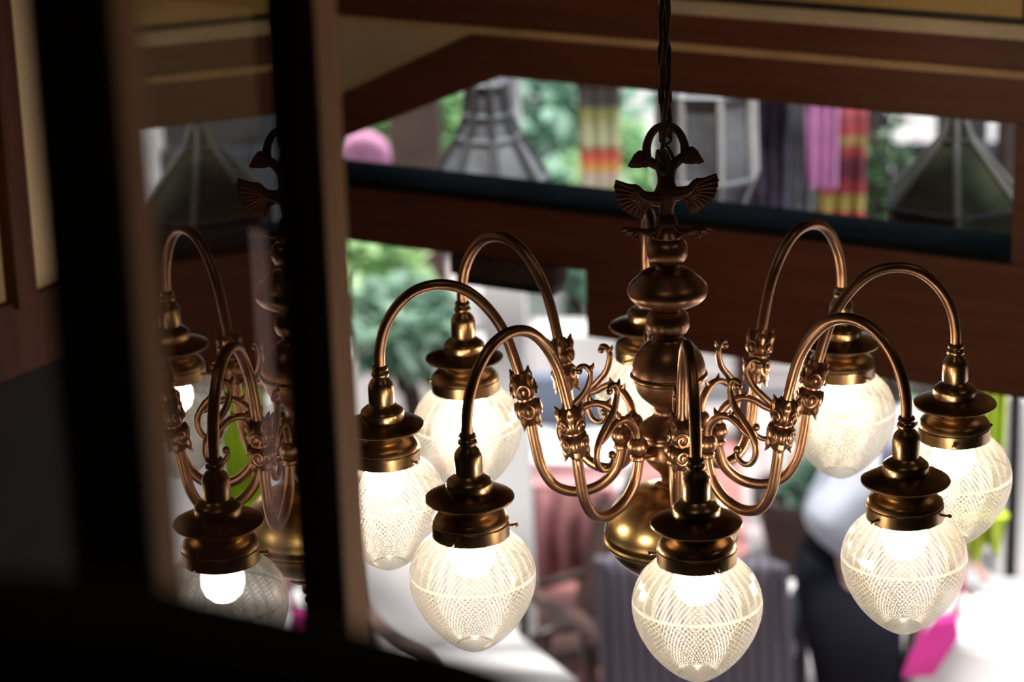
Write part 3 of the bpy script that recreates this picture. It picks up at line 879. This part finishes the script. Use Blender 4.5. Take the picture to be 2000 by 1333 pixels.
lantern('grey faceted lantern with a pale edge just right of the hanging chain', at(1380, 310, 6.2), [(30 * k, 230 * k), (88 * k, 130 * k), (92 * k, -30 * k), (55 * k, -110 * k), (30 * k, -130 * k)], 8, .25, 'panel_grey', 'rib', 'iron', 1.2)
lantern('dark tent shaped lantern with olive panes at the right end of the transom', at(1865, 380, 5.6), [(14 * k, 130 * k), (28 * k, 95 * k), (118 * k, -10 * k), (112 * k, -150 * k)], 6, .45, 'panel_olive', 'rib_mid', 'panel_dark', 1.0)
lantern('pale ribbed lantern reflected in the casement pane, out of view to the right', at(2260, 330, 6.2), [(30 * k, 200 * k), (60 * k, 120 * k), (110 * k, 10 * k), (100 * k, -150 * k)], 6, .1, 'panel_dark', 'rib', 'rib_mid', 1.4)

# --- hanging cloths
def cloth(name, label, cat, x0, x1, y0, y1, dist, m, waves=5, amp=.02, fringe=0, group=None, rail=None, turn=0.0):
    P00, P10, P01 = at(x0, y0, dist), at(x1, y0, dist), at(x0, y1, dist)
    wdt = (P10 - P00).length; top = (P00.z + P10.z) / 2; H = top - P01.z
    c_ = (P00 + P10) / 2
    e = empty(name, (c_.x, c_.y, top), turn, label, cat, group)
    bm = bmesh.new()
    nx, nz = 30, 14
    def co(i, j, back):
        u = i / nx; v = j / nz
        x = (u - .5) * wdt * (1 - .10 * v)
        y = amp * sin(u * waves * 2 * pi + .6 * v) * (.4 + .6 * v) + (.004 if back else 0)
        drop = H * v
        if fringe and j == nz: drop += 0
        return Vector((x, y, -drop))
    gf = [[bm.verts.new(co(i, j, 0)) for i in range(nx + 1)] for j in range(nz + 1)]
    gb = [[bm.verts.new(co(i, j, 1)) for i in range(nx + 1)] for j in range(nz + 1)]
    for j in range(nz):
        for i in range(nx):
            bm.faces.new((gf[j][i], gf[j][i + 1], gf[j + 1][i + 1], gf[j + 1][i]))
            bm.faces.new((gb[j][i + 1], gb[j][i], gb[j + 1][i], gb[j + 1][i + 1]))
    for j in range(nz):
        bm.faces.new((gf[j][0], gf[j + 1][0], gb[j + 1][0], gb[j][0])); bm.faces.new((gf[j + 1][nx], gf[j][nx], gb[j][nx], gb[j + 1][nx]))
    for i in range(nx):
        bm.faces.new((gf[0][i + 1], gf[0][i], gb[0][i], gb[0][i + 1])); bm.faces.new((gf[nz][i], gf[nz][i + 1], gb[nz][i + 1], gb[nz][i]))
    link('cloth', bm, m, e)
    if fringe:
        bm = bmesh.new()
        rnd = random.Random(3)
        for q in range(fringe):
            u = (q + .5) / fringe
            x = (u - .5) * wdt * .9
            L_ = H * rnd.uniform(.12, .42)
            dx = rnd.uniform(-.03, .03)
            p0 = Vector((x, amp * sin(u * waves * 2 * pi + .6), -H * .97))
            tube(bm, spline([p0, p0 + Vector((dx * .3, .005, -L_ * .5)), p0 + Vector((dx, 0, -L_))], 4), [.024, .020, .004], 7)
        link('fringe', bm, m, e)
    bm = bmesh.new()
    tube(bm, [Vector((-wdt * .55, 0, .0)), Vector((wdt * .55, 0, .0))], .012, 8)
    link('hanging_rod', bm, 'dark_wood', e)
    for sx in (-.5, .5):
        bm = bmesh.new(); tube(bm, [Vector((sx * wdt, 0, 0)), Vector((sx * wdt, 0, 2.745 - top if not rail else .02))], .004 if not rail else .013, 6)
        link('hanging_cord', bm, 'dark_wood', e)
    return e
cloth('hanging_cloth', 'banded yellow, red and green cloth hanging left of the chain', 'cloth', 1126, 1212, 165, 415, 9.0, 'banner', 3, .02)
cloth('hanging_scarf', 'pale lilac scarf hanging in front of the red cloth', 'scarf', 1574, 1640, 170, 386, 7.6, 'lilac', 3, .018)
cloth('hanging_cloth', 'red cloth with yellow patches hanging behind the lilac scarf', 'cloth', 1594, 1696, 165, 468, 8.0, 'redcloth', 3, .015)
cloth('hanging_cloth', 'dark purple textile hanging right of the faceted lantern', 'cloth', 1440, 1545, 150, 450, 8.2, 'purple', 4, .02)
cloth('hanging_cloth', 'smoky grey cloth hanging at the back of the stall', 'cloth', 1545, 1590, 150, 450, 8.5, 'panel_grey', 2, .02)
cloth('hanging_scarf', 'lime green fringed scarf hanging behind the rightmost lamp', 'scarf', 1868, 1968, 745, 1045, 6.9, 'lime', 5, .03, 13)

# pergola that carries the cloths, above the view
pg = empty('pergola', (0.9, 3.9, 0), 0, 'timber pergola over the courtyard that carries the hanging cloths', 'pergola')
for q in range(12):
    bm = bmesh.new(); y_ = -.6 + .24 * q; box(bm, (-3.3, y_ - .03, 2.74), (2.2, y_ + .03, 2.82)); link('rafter', bm, 'dark_wood', pg, smooth=False)
for sx in (-3.2, 2.1):
    bm = bmesh.new(); box(bm, (sx - .05, -.7, 2.82), (sx + .05, 2.3, 2.92)); link('beam', bm, 'dark_wood', pg, smooth=False)
    for y_ in (-.6, 2.2):
        bm = bmesh.new(); box(bm, (sx - .05, y_ - .05, 0), (sx + .05, y_ + .05, 2.82)); link('post', bm, 'dark_wood', pg, smooth=False)
# pink paper lantern at the far left of the transom
e = empty('paper_lantern', at(712, 305, 9.0), 0, 'round pink paper lantern at the left tip of the transom', 'lantern')
bm = bmesh.new()
pr = [(0.0, .085)]
for q in range(1, 24):
    a = pi * q / 24; pr.append((.09 * sin(a) * (1 + .02 * (q % 2)), .085 * cos(a)))
pr += [(0, -.085)]
lathe(bm, pr, 28); link('shade', bm, 'pink', e)
bm = bmesh.new(); tube(bm, [Vector((0, 0, .08)), Vector((0, 0, .9))], .003, 6); link('cord', bm, 'black_metal', e)

# stall behind the right half of the transom: boards with gaps to the bright court
st = empty('market_stall', at(1720, 330, 11.6) * 1.0, 0, 'dark boarded market stall behind the hanging textiles', 'stall')
st.location.z = 0
def rel(P_, o): return P_ - o.location
bm = bmesh.new()
def pan(x0, x1, y0, y1, dist, th=.05):
    a, b = at(x0, y0, dist), at(x1, y1, dist)
    box(bm, rel(Vector((min(a.x, b.x), a.y, min(a.z, b.z))), st), rel(Vector((max(a.x, b.x), a.y + th, max(a.z, b.z))), st))
pan(1310, 1745, 235, 600, 11.6); pan(1745, 2300, 285, 600, 11.6); pan(1310, 1555, 120, 240, 11.6); pan(1575, 1735, 120, 236, 11.6); pan(1832, 1935, 120, 290, 11.6)
link('back_boards', bm, 'shed', st, smooth=False)
bm = bmesh.new(); pan(1735, 1832, 120, 222, 11.4); pan(1975, 2300, 120, 290, 11.6)
link('awning_edge', bm, 'shed', st, smooth=False)
bm = bmesh.new()
for x in (1450, 1700, 1960):
    P_ = rel(at(x, 400, 11.3), st); tube(bm, [Vector((P_.x, P_.y, 0)), Vector((P_.x, P_.y, 2.4))], .04, 8)
link('posts', bm, 'dark_wood', st)

# --- lower part of the court
def post(name, label, cat, x0, x1, dist, ztop, m, depth=.2):
    a, b = at(x0, 700, dist), at(x1, 700, dist)
    bm = bmesh.new(); wdt = b.x - a.x
    box(bm, (-wdt / 2, -depth / 2, 0.12), (wdt / 2, depth / 2, ztop - .10))
    box(bm, (-wdt / 2 - .02, -depth / 2 - .02, 0), (wdt / 2 + .02, depth / 2 + .02, .12))
    box(bm, (-wdt / 2 - .02, -depth / 2 - .02, ztop - .10), (wdt / 2 + .02, depth / 2 + .02, ztop))
    o = link(name, bm, m, smooth=False); o.location = ((a.x + b.x) / 2, a.y, 0)
    tag(o, label, cat); return o
post('square_column', 'square white column below the beam, behind the back left lamp', 'column', 952, 1030, 8.6, 2.45, 'white_wall')
post('wooden_post', 'dark brown post in the foliage left of the white column', 'post', 782, 880, 12.9, 2.35, 'brown_box')
# low walls
def slab(name, label, cat, x0, x1, y0, y1, dist, th, m, toground=False):
    a, b = at(x0, y0, dist), at(x1, y1, dist)
    z1 = a.z; z0 = 0 if toground else b.z
    bm = bmesh.new(); box(bm, (-(b.x - a.x) / 2, 0, z0), ((b.x - a.x) / 2, th, z1), None, .01)
    o = link(name, bm, m, smooth=False); o.location = ((a.x + b.x) / 2, a.y, 0); tag(o, label, cat); return o
slab('low_wall', 'long low pale wall crossing behind the chandelier arms', 'wall', 1035, 1980, 655, 720, 12.6, .25, 'grey_wall', True)
slab('low_wall', 'broad low white wall left of the white column', 'wall', 560, 952, 700, 800, 10.8, .3, 'grey_wall', True)

# blue grey slatted bench
bn = empty('slatted_bench', at(1110, 850, 9.9), 0, 'blue grey slatted bench standing in front of the low pale wall', 'bench'); bn.location.z = 0
a, b = at(1015, 722, 9.9), at(1225, 850, 9.9)
hw = (b.x - a.x) / 2
bm = bmesh.new()
for q in range(6):
    z = b.z + (a.z - b.z) * (q + .5) / 6
    box(bm, (-hw, -.012, z - .032), (hw, .012, z + .032), None, .004)
link('backrest', bm, mat('bench_blue', (.22, .27, .38), .6), bn)
bm = bmesh.new(); 
for q in range(4): box(bm, (-hw, -.08 - .11 * q - .045, .42), (hw, -.08 - .11 * q + .045, .445), None, .004)
link('seat', bm, mat('bench_seat', (.25, .28, .36), .6), bn)
for sx in (-1, 1):
    for yy, h in ((0.0, a.z), (-.43, .42)):
        bm = bmesh.new(); box(bm, (sx * hw - .03, yy - .02 + .03, 0), (sx * hw + .03, yy + .02 + .03, h)); link('leg', bm, 'brown_box', bn)

# tables --------------------------------------------------------------------
def round_table(label, c, r, h, m_cloth, drop=.45, group=None):
    e = empty('round_table', (c.x, c.y, 0), 0, label, 'table', group)
    bm = bmesh.new(); seg = 72
    prof = [(0, h + .004), (r * .9, h + .004), (r, h), (r + .01, h - .03), (r + .03, h - drop * .5), (r + .05, h - drop)]
    rings = []
    for q, (rr, z) in enumerate(prof):
        ring = []
        for k_ in range(seg):
            a = 2 * pi * k_ / seg
            wv = 1 + (.035 * sin(a * 11) * max(0, q - 3) / 2 if rr else 0)
            ring.append(bm.verts.new((rr * wv * cos(a), rr * wv * sin(a), z)))
        rings.append(ring)
    for i_ in range(1, len(rings) - 1):
        for k_ in range(seg): bm.faces.new((rings[i_][k_], rings[i_][(k_ + 1) % seg], rings[i_ + 1][(k_ + 1) % seg], rings[i_ + 1][k_]))
    bm.faces.new(rings[1])
    o = link('tablecloth', bm, m_cloth, e)
    so = o.modifiers.new('thick', 'SOLIDIFY'); so.thickness = .004
    bm = bmesh.new(); lathe(bm, [(0, h), (r * .97, h), (r * .97, h - .025), (0, h - .025)], 40); link('tabletop', bm, 'dark_wood', e)
    bm = bmesh.new(); lathe(bm, [(.04, h - .03), (.035, .3), (.05, .12), (.22, .03), (.24, 0), (0, 0)], 24); link('pedestal', bm, 'dark_wood', e)
    return e
def on_h(x, y, h):
    d = FW + RT * ((x - 1000) / F) - UP * ((y - 666.5) / F)
    t_ = (h - CAM.z) / d.z
    return CAM + d * t_
round_table('round table under a white cloth at the lower right corner', on_h(1975, 1205, .74), .30, .74, 'white_cloth')
# long table with white runner and pink cloth
T0 = on_h(1060, 930, .76)
tb = empty('long_table', (T0.x, T0.y + .12, 0), -.15, 'table with a white top and pink cloth, behind the front left lamp', 'table')
bm = bmesh.new(); box(bm, (-.45, -.20, .73), (.30, .38, .76), None, .005); link('tabletop', bm, 'white_cloth', tb)
for sx in (-.4, .25):
    for sy in (-.13, .31):
        bm = bmesh.new(); tube(bm, [Vector((sx, sy, 0)), Vector((sx, sy, .73))], [.018, .03], 10); link('leg', bm, 'dark_wood', tb)
bm = bmesh.new()
nx = 40
top_ = [bm.verts.new((-.40 + .69 * i_ / nx, .0, .766)) for i_ in range(nx + 1)]
ed = [bm.verts.new((-.40 + .69 * i_ / nx, -.22, .764)) for i_ in range(nx + 1)]
bt = [bm.verts.new((-.40 + .69 * i_ / nx, -.235 - .03 * sin(i_ * 1.3), .42 + .02 * sin(i_ * .7))) for i_ in range(nx + 1)]
for i_ in range(nx):
    bm.faces.new((top_[i_], top_[i_ + 1], ed[i_ + 1], ed[i_])); bm.faces.new((ed[i_], ed[i_ + 1], bt[i_ + 1], bt[i_]))
pc = link('draped_cloth', bm, 'pink_cloth'); pc.parent = None
pc.location = tb.location; pc.rotation_euler = tb.rotation_euler
pc.modifiers.new('thick', 'SOLIDIFY').thickness = .004
tag(pc, 'faded pink cloth hanging over the near edge of the white topped table', 'tablecloth')
# red rug
bm = bmesh.new(); c_ = on_h(1180, 1240, 0); box(bm, (-1.3, -1.0, 0), (.55, 2.0, .012), None, .004)
o = link('floor_rug', bm, 'red_rug', smooth=False); o.location = (c_.x, c_.y, 0); tag(o, 'faded red rug on the paving below the chandelier ball', 'rug')

# chair with white cushions and curved dark wooden frame
def armchair(label, P_, rz, m_seat, m_frame, k=1.0):
    e = empty('garden_chair', (P_.x, P_.y, 0), rz, label, 'chair')
    e.scale = (k, k, k)
    bm = bmesh.new(); box(bm, (-.24, -.24, .40), (.24, .24, .50), None, .03); link('seat', bm, m_seat, e)
    bm = bmesh.new()
    mw = Matrix.Translation((0, .24, .50)) @ Matrix.Rotation(radians(-12), 4, 'X')
    box(bm, (-.262, -.04, -.05), (.262, .05, .53), mw, .035); link('backrest', bm, m_seat, e)
    for sx in (-1, 1):
        bm = bmesh.new()
        tube(bm, spline([Vector((sx * .27, .30, 0)), Vector((sx * .27, .24, .25)), Vector((sx * .27, .25, .55)), Vector((sx * .27, .34, .85)), Vector((sx * .27, .38, 1.02))], 5), [.022, .028, .028, .024, .018], 10)
        link('leg', bm, m_frame, e)
        bm = bmesh.new()
        tube(bm, spline([Vector((sx * .27, -.27, 0)), Vector((sx * .27, -.22, .22)), Vector((sx * .27, -.25, .45)), Vector((sx * .27, -.22, .64))], 5), [.018, .026, .026, .022], 10)
        link('leg', bm, m_frame, e)
        bm = bmesh.new()
        tube(bm, spline([Vector((sx * .27, -.30, .63)), Vector((sx * .27, -.20, .67)), Vector((sx * .27, .05, .64)), Vector((sx * .27, .28, .66))], 5), [.022, .028, .026, .024], 10)
        link('armrest', bm, m_frame, e)
    bm = bmesh.new(); tube(bm, [Vector((-.27, .37, 1.0)), Vector((.27, .37, 1.0))], .022, 10); link('top_rail', bm, m_frame, e)
    return e
armchair('white cushioned chair with brown arms behind the front left lamp', on_h(945, 1580, 0) , radians(30), 'grey_wall', 'brown_box')
armchair('small carved dark wooden chair beside the white cushioned chair', on_h(1105, 1425, 0), radians(-60), 'brown_box', 'dark_wood', .72)
armchair('purple and grey striped chair right of the chandelier ball', on_h(1384, 1580, 0), radians(172), 'stripes', 'stripes')
# white rail bench
wb = empty('white_bench', on_h(1545, 1205, .42), 0, 'low white railed bench at the foot of the striped chair', 'bench')
wb.location.z = 0
bm = bmesh.new()
for q in range(4): box(bm, (-.36, -.05 + .10 * q - .04, .40), (.30, -.05 + .10 * q + .04, .43), None, .005)
link('seat', bm, 'white_paint', wb)
for sx in (-.33, .27):
    for sy in (-.06, .26):
        bm = bmesh.new(); box(bm, (sx - .02, sy - .02, 0), (sx + .02, sy + .02, .40)); link('leg', bm, 'white_paint', wb)
# brown crate and small white bowl at the lower left
cr_ = empty('storage_box', on_h(765, 1230, 0), 0, 'dark brown box on the floor behind the left stile', 'box'); cr_.location.z = 0
bm = bmesh.new(); box(bm, (-.16, -.15, 0), (.16, .15, .22), None, .008); link('body', bm, 'brown_box', cr_)
bm = bmesh.new(); box(bm, (-.17, -.16, .22), (.17, .16, .25), None, .006); link('lid', bm, 'brown_box', cr_)
bw = bmesh.new(); lathe(bw, [(0, .012), (.03, .012), (.05, .04), (.056, .07), (.060, .07), (.054, .035), (.03, 0), (0, 0)], 28)
o = link('bowl', bw, 'white_paint'); o.location = on_h(690, 1262, 0); tag(o, 'small white bowl on the floor beside the dark brown box', 'bowl')
# black stand
P_ = on_h(1262, 1380, 0); sd = empty('black_stand', (P_.x, P_.y, 0), 0, 'thin black metal stand directly below the chandelier ball', 'stand')
bm = bmesh.new(); tube(bm, [Vector((-.03, 0, .03)), Vector((-.02, 0, .35)), Vector((-.03, 0, .62))], .011, 8); link('pole', bm, 'black_metal', sd)
bm = bmesh.new(); lathe(bm, [(0, .03), (.03, .03), (.13, .01), (.13, 0), (0, 0)], 28); link('base', bm, 'black_metal', sd)
# pole and white panels at the right
post('iron_post', 'slim dark post at the right edge beside the lime scarf', 'post', 1974, 1996, 9.5, 1.5, 'black_metal', .06)
slab('white_partition', 'white partition at the right edge above the round table', 'partition', 1955, 2500, 780, 900, 10.0, .06, 'white_wall', True)

# ---------------------------------------------------------------- person bending beside the table
D = 8.15
def sk(name, verts, edges, radii, m, parent, root=0, sub=2):
    me = bpy.data.meshes.new(name); me.from_pydata([tuple(v) for v in verts], edges, [])
    o = bpy.data.objects.new(name, me); COL.objects.link(o); o.parent = parent
    s_ = o.modifiers.new('skin', 'SKIN'); s_.use_smooth_shade = True
    su = o.modifiers.new('sub', 'SUBSURF'); su.levels = sub; su.render_levels = sub
    for i_, r_ in enumerate(radii):
        sv = me.skin_vertices[0].data[i_]; sv.radius = (r_, r_) if isinstance(r_, (int, float)) else r_
        sv.use_root = (i_ == root)
    me.materials.append(M[m]); return o
hipP = at(1655, 1130, D); pe = empty('person', (hipP.x, hipP.y, 0), 0, 'person in a pale blue shirt and black trousers leaning forward to the right', 'person')
hz = hipP.z
def L3(x, y, dd=0.0): q = at(x, y, D + dd); return Vector((q.x - hipP.x, q.y - hipP.y, q.z))
hip = Vector((0, 0, hz)); chest = L3(1785, 925); neck = L3(1830, 815); head = L3(1850, 735, -.03); skull = L3(1868, 700, -.03)
shL = L3(1795, 835, .17); shR = L3(1790, 850, -.19); elR = L3(1800, 985, -.24); haR = L3(1850, 1085, -.30); fR = L3(1862, 1110, -.31)
elL = L3(1850, 960, .22); haL = L3(1890, 1060, .15); fL = L3(1900, 1085, .14)
kR = Vector((.03, -.12, .50)); aR = Vector((-.03, -.12, .08)); tR = Vector((.12, -.14, .03)); kL = Vector((.08, .12, .50)); aL = Vector((.02, .13, .08)); tL = Vector((.17, .13, .03))
hR = Vector((0, -.10, hz - .06)); hL = Vector((0, .10, hz - .06))
vs = [hip, chest, neck, head, skull, shL, elL, haL, shR, elR, haR, hR, kR, aR, tR, hL, kL, aL, tL]
ed_ = [(0, 1), (1, 2), (2, 3), (3, 4), (1, 5), (5, 6), (6, 7), (1, 8), (8, 9), (9, 10), (0, 11), (11, 12), (12, 13), (13, 14), (0, 15), (15, 16), (16, 17), (17, 18)]
rd = [.09, .10, .055, .095, .075, .06, .042, .030, .06, .042, .030, .088, .058, .042, .035, .088, .058, .042, .035]
sk('body', vs, ed_, rd, 'skin', pe)
# hands with five fingers
for base, tip, el in ((haR, fR, elR), (haL, fL, elL)):
    dr = (base - el).normalized(); sd_ = dr.cross(Vector((0, 1, 0))).normalized(); up_ = sd_.cross(dr)
    hv = [base, base + dr * .07]; he = [(0, 1)]; hr_ = [.026, .032]
    for q, (off, ln) in enumerate(((-.028, .060), (-.010, .075), (.010, .070), (.028, .055))):
        b0 = base + dr * .075 + up_ * off; b1 = b0 + dr * ln * .6; b2 = b0 + dr * ln + sd_ * .018
        i0 = len(hv); hv += [b0, b1, b2]; he += [(1, i0), (i0, i0 + 1), (i0 + 1, i0 + 2)]; hr_ += [.010, .009, .007]
    i0 = len(hv); hv += [base + dr * .03 + up_ * -.035, base + dr * .06 + up_ * -.055 + sd_ * .01]; he += [(0, i0), (i0, i0 + 1)]; hr_ += [.012, .009]
    sk('hand', hv, he, hr_, 'skin', pe, 0, 1)
sk('shirt', [hip + Vector((.0, 0, .02)), (hip + chest) / 2, chest, neck - (neck - chest) * .22, shL, (shL + elL) / 2 + Vector((0, 0, -.01)), shR, (shR + elR) / 2 + Vector((0, 0, -.01))],
   [(0, 1), (1, 2), (2, 3), (2, 4), (4, 5), (2, 6), (6, 7)], [(.29, .25), (.27, .22), (.23, .20), .11, .12, .10, .12, .10], 'shirt', pe)
sk('trousers', [hip + Vector((.02, 0, .15)), hip, hR, kR, aR + Vector((0, 0, .02)), hL, kL, aL + Vector((0, 0, .02))], [(0, 1), (1, 2), (2, 3), (3, 4), (1, 5), (5, 6), (6, 7)],
   [.21, .23, .17, .125, .10, .17, .125, .10], 'trousers', pe)
sk('hair', [head + Vector((-.03, 0, .05)), skull + Vector((-.02, 0, .03)), head + Vector((-.07, 0, -.01))], [(0, 1), (0, 2)], [.098, .080, .075], 'hair', pe)
for tq in (tR, tL):
    sk('shoe', [tq + Vector((-.16, 0, 0)), tq + Vector((-.05, 0, .01)), tq + Vector((.03, 0, -.0))], [(0, 1), (1, 2)], [.038, .045, .03], 'black_metal', pe, 0, 1)
# magenta bag
bq = at(1815, 1262, 7.7)
bg = empty('shoulder_bag', bq, -.1, 'bright magenta cloth bag hanging beside the black trousers', 'bag')
bm = bmesh.new()
prism(bm, [(-.075, -.095), (.015, -.085), (.085, .04), (.075, .10), (.02, .085), (-.05, -.02)], -.03, .03, lambda a, b, n: Vector((a, n, b)), .012)
link('body', bm, 'magenta', bg)
bm = bmesh.new(); tube(bm, spline([Vector((.07, 0, .09)), Vector((.09, 0, .25)), Vector((.05, .05, .42)), Vector((.0, .06, .25)), Vector((-.03, 0, .0))], 6), .008, 8); link('strap', bm, 'magenta', bg)
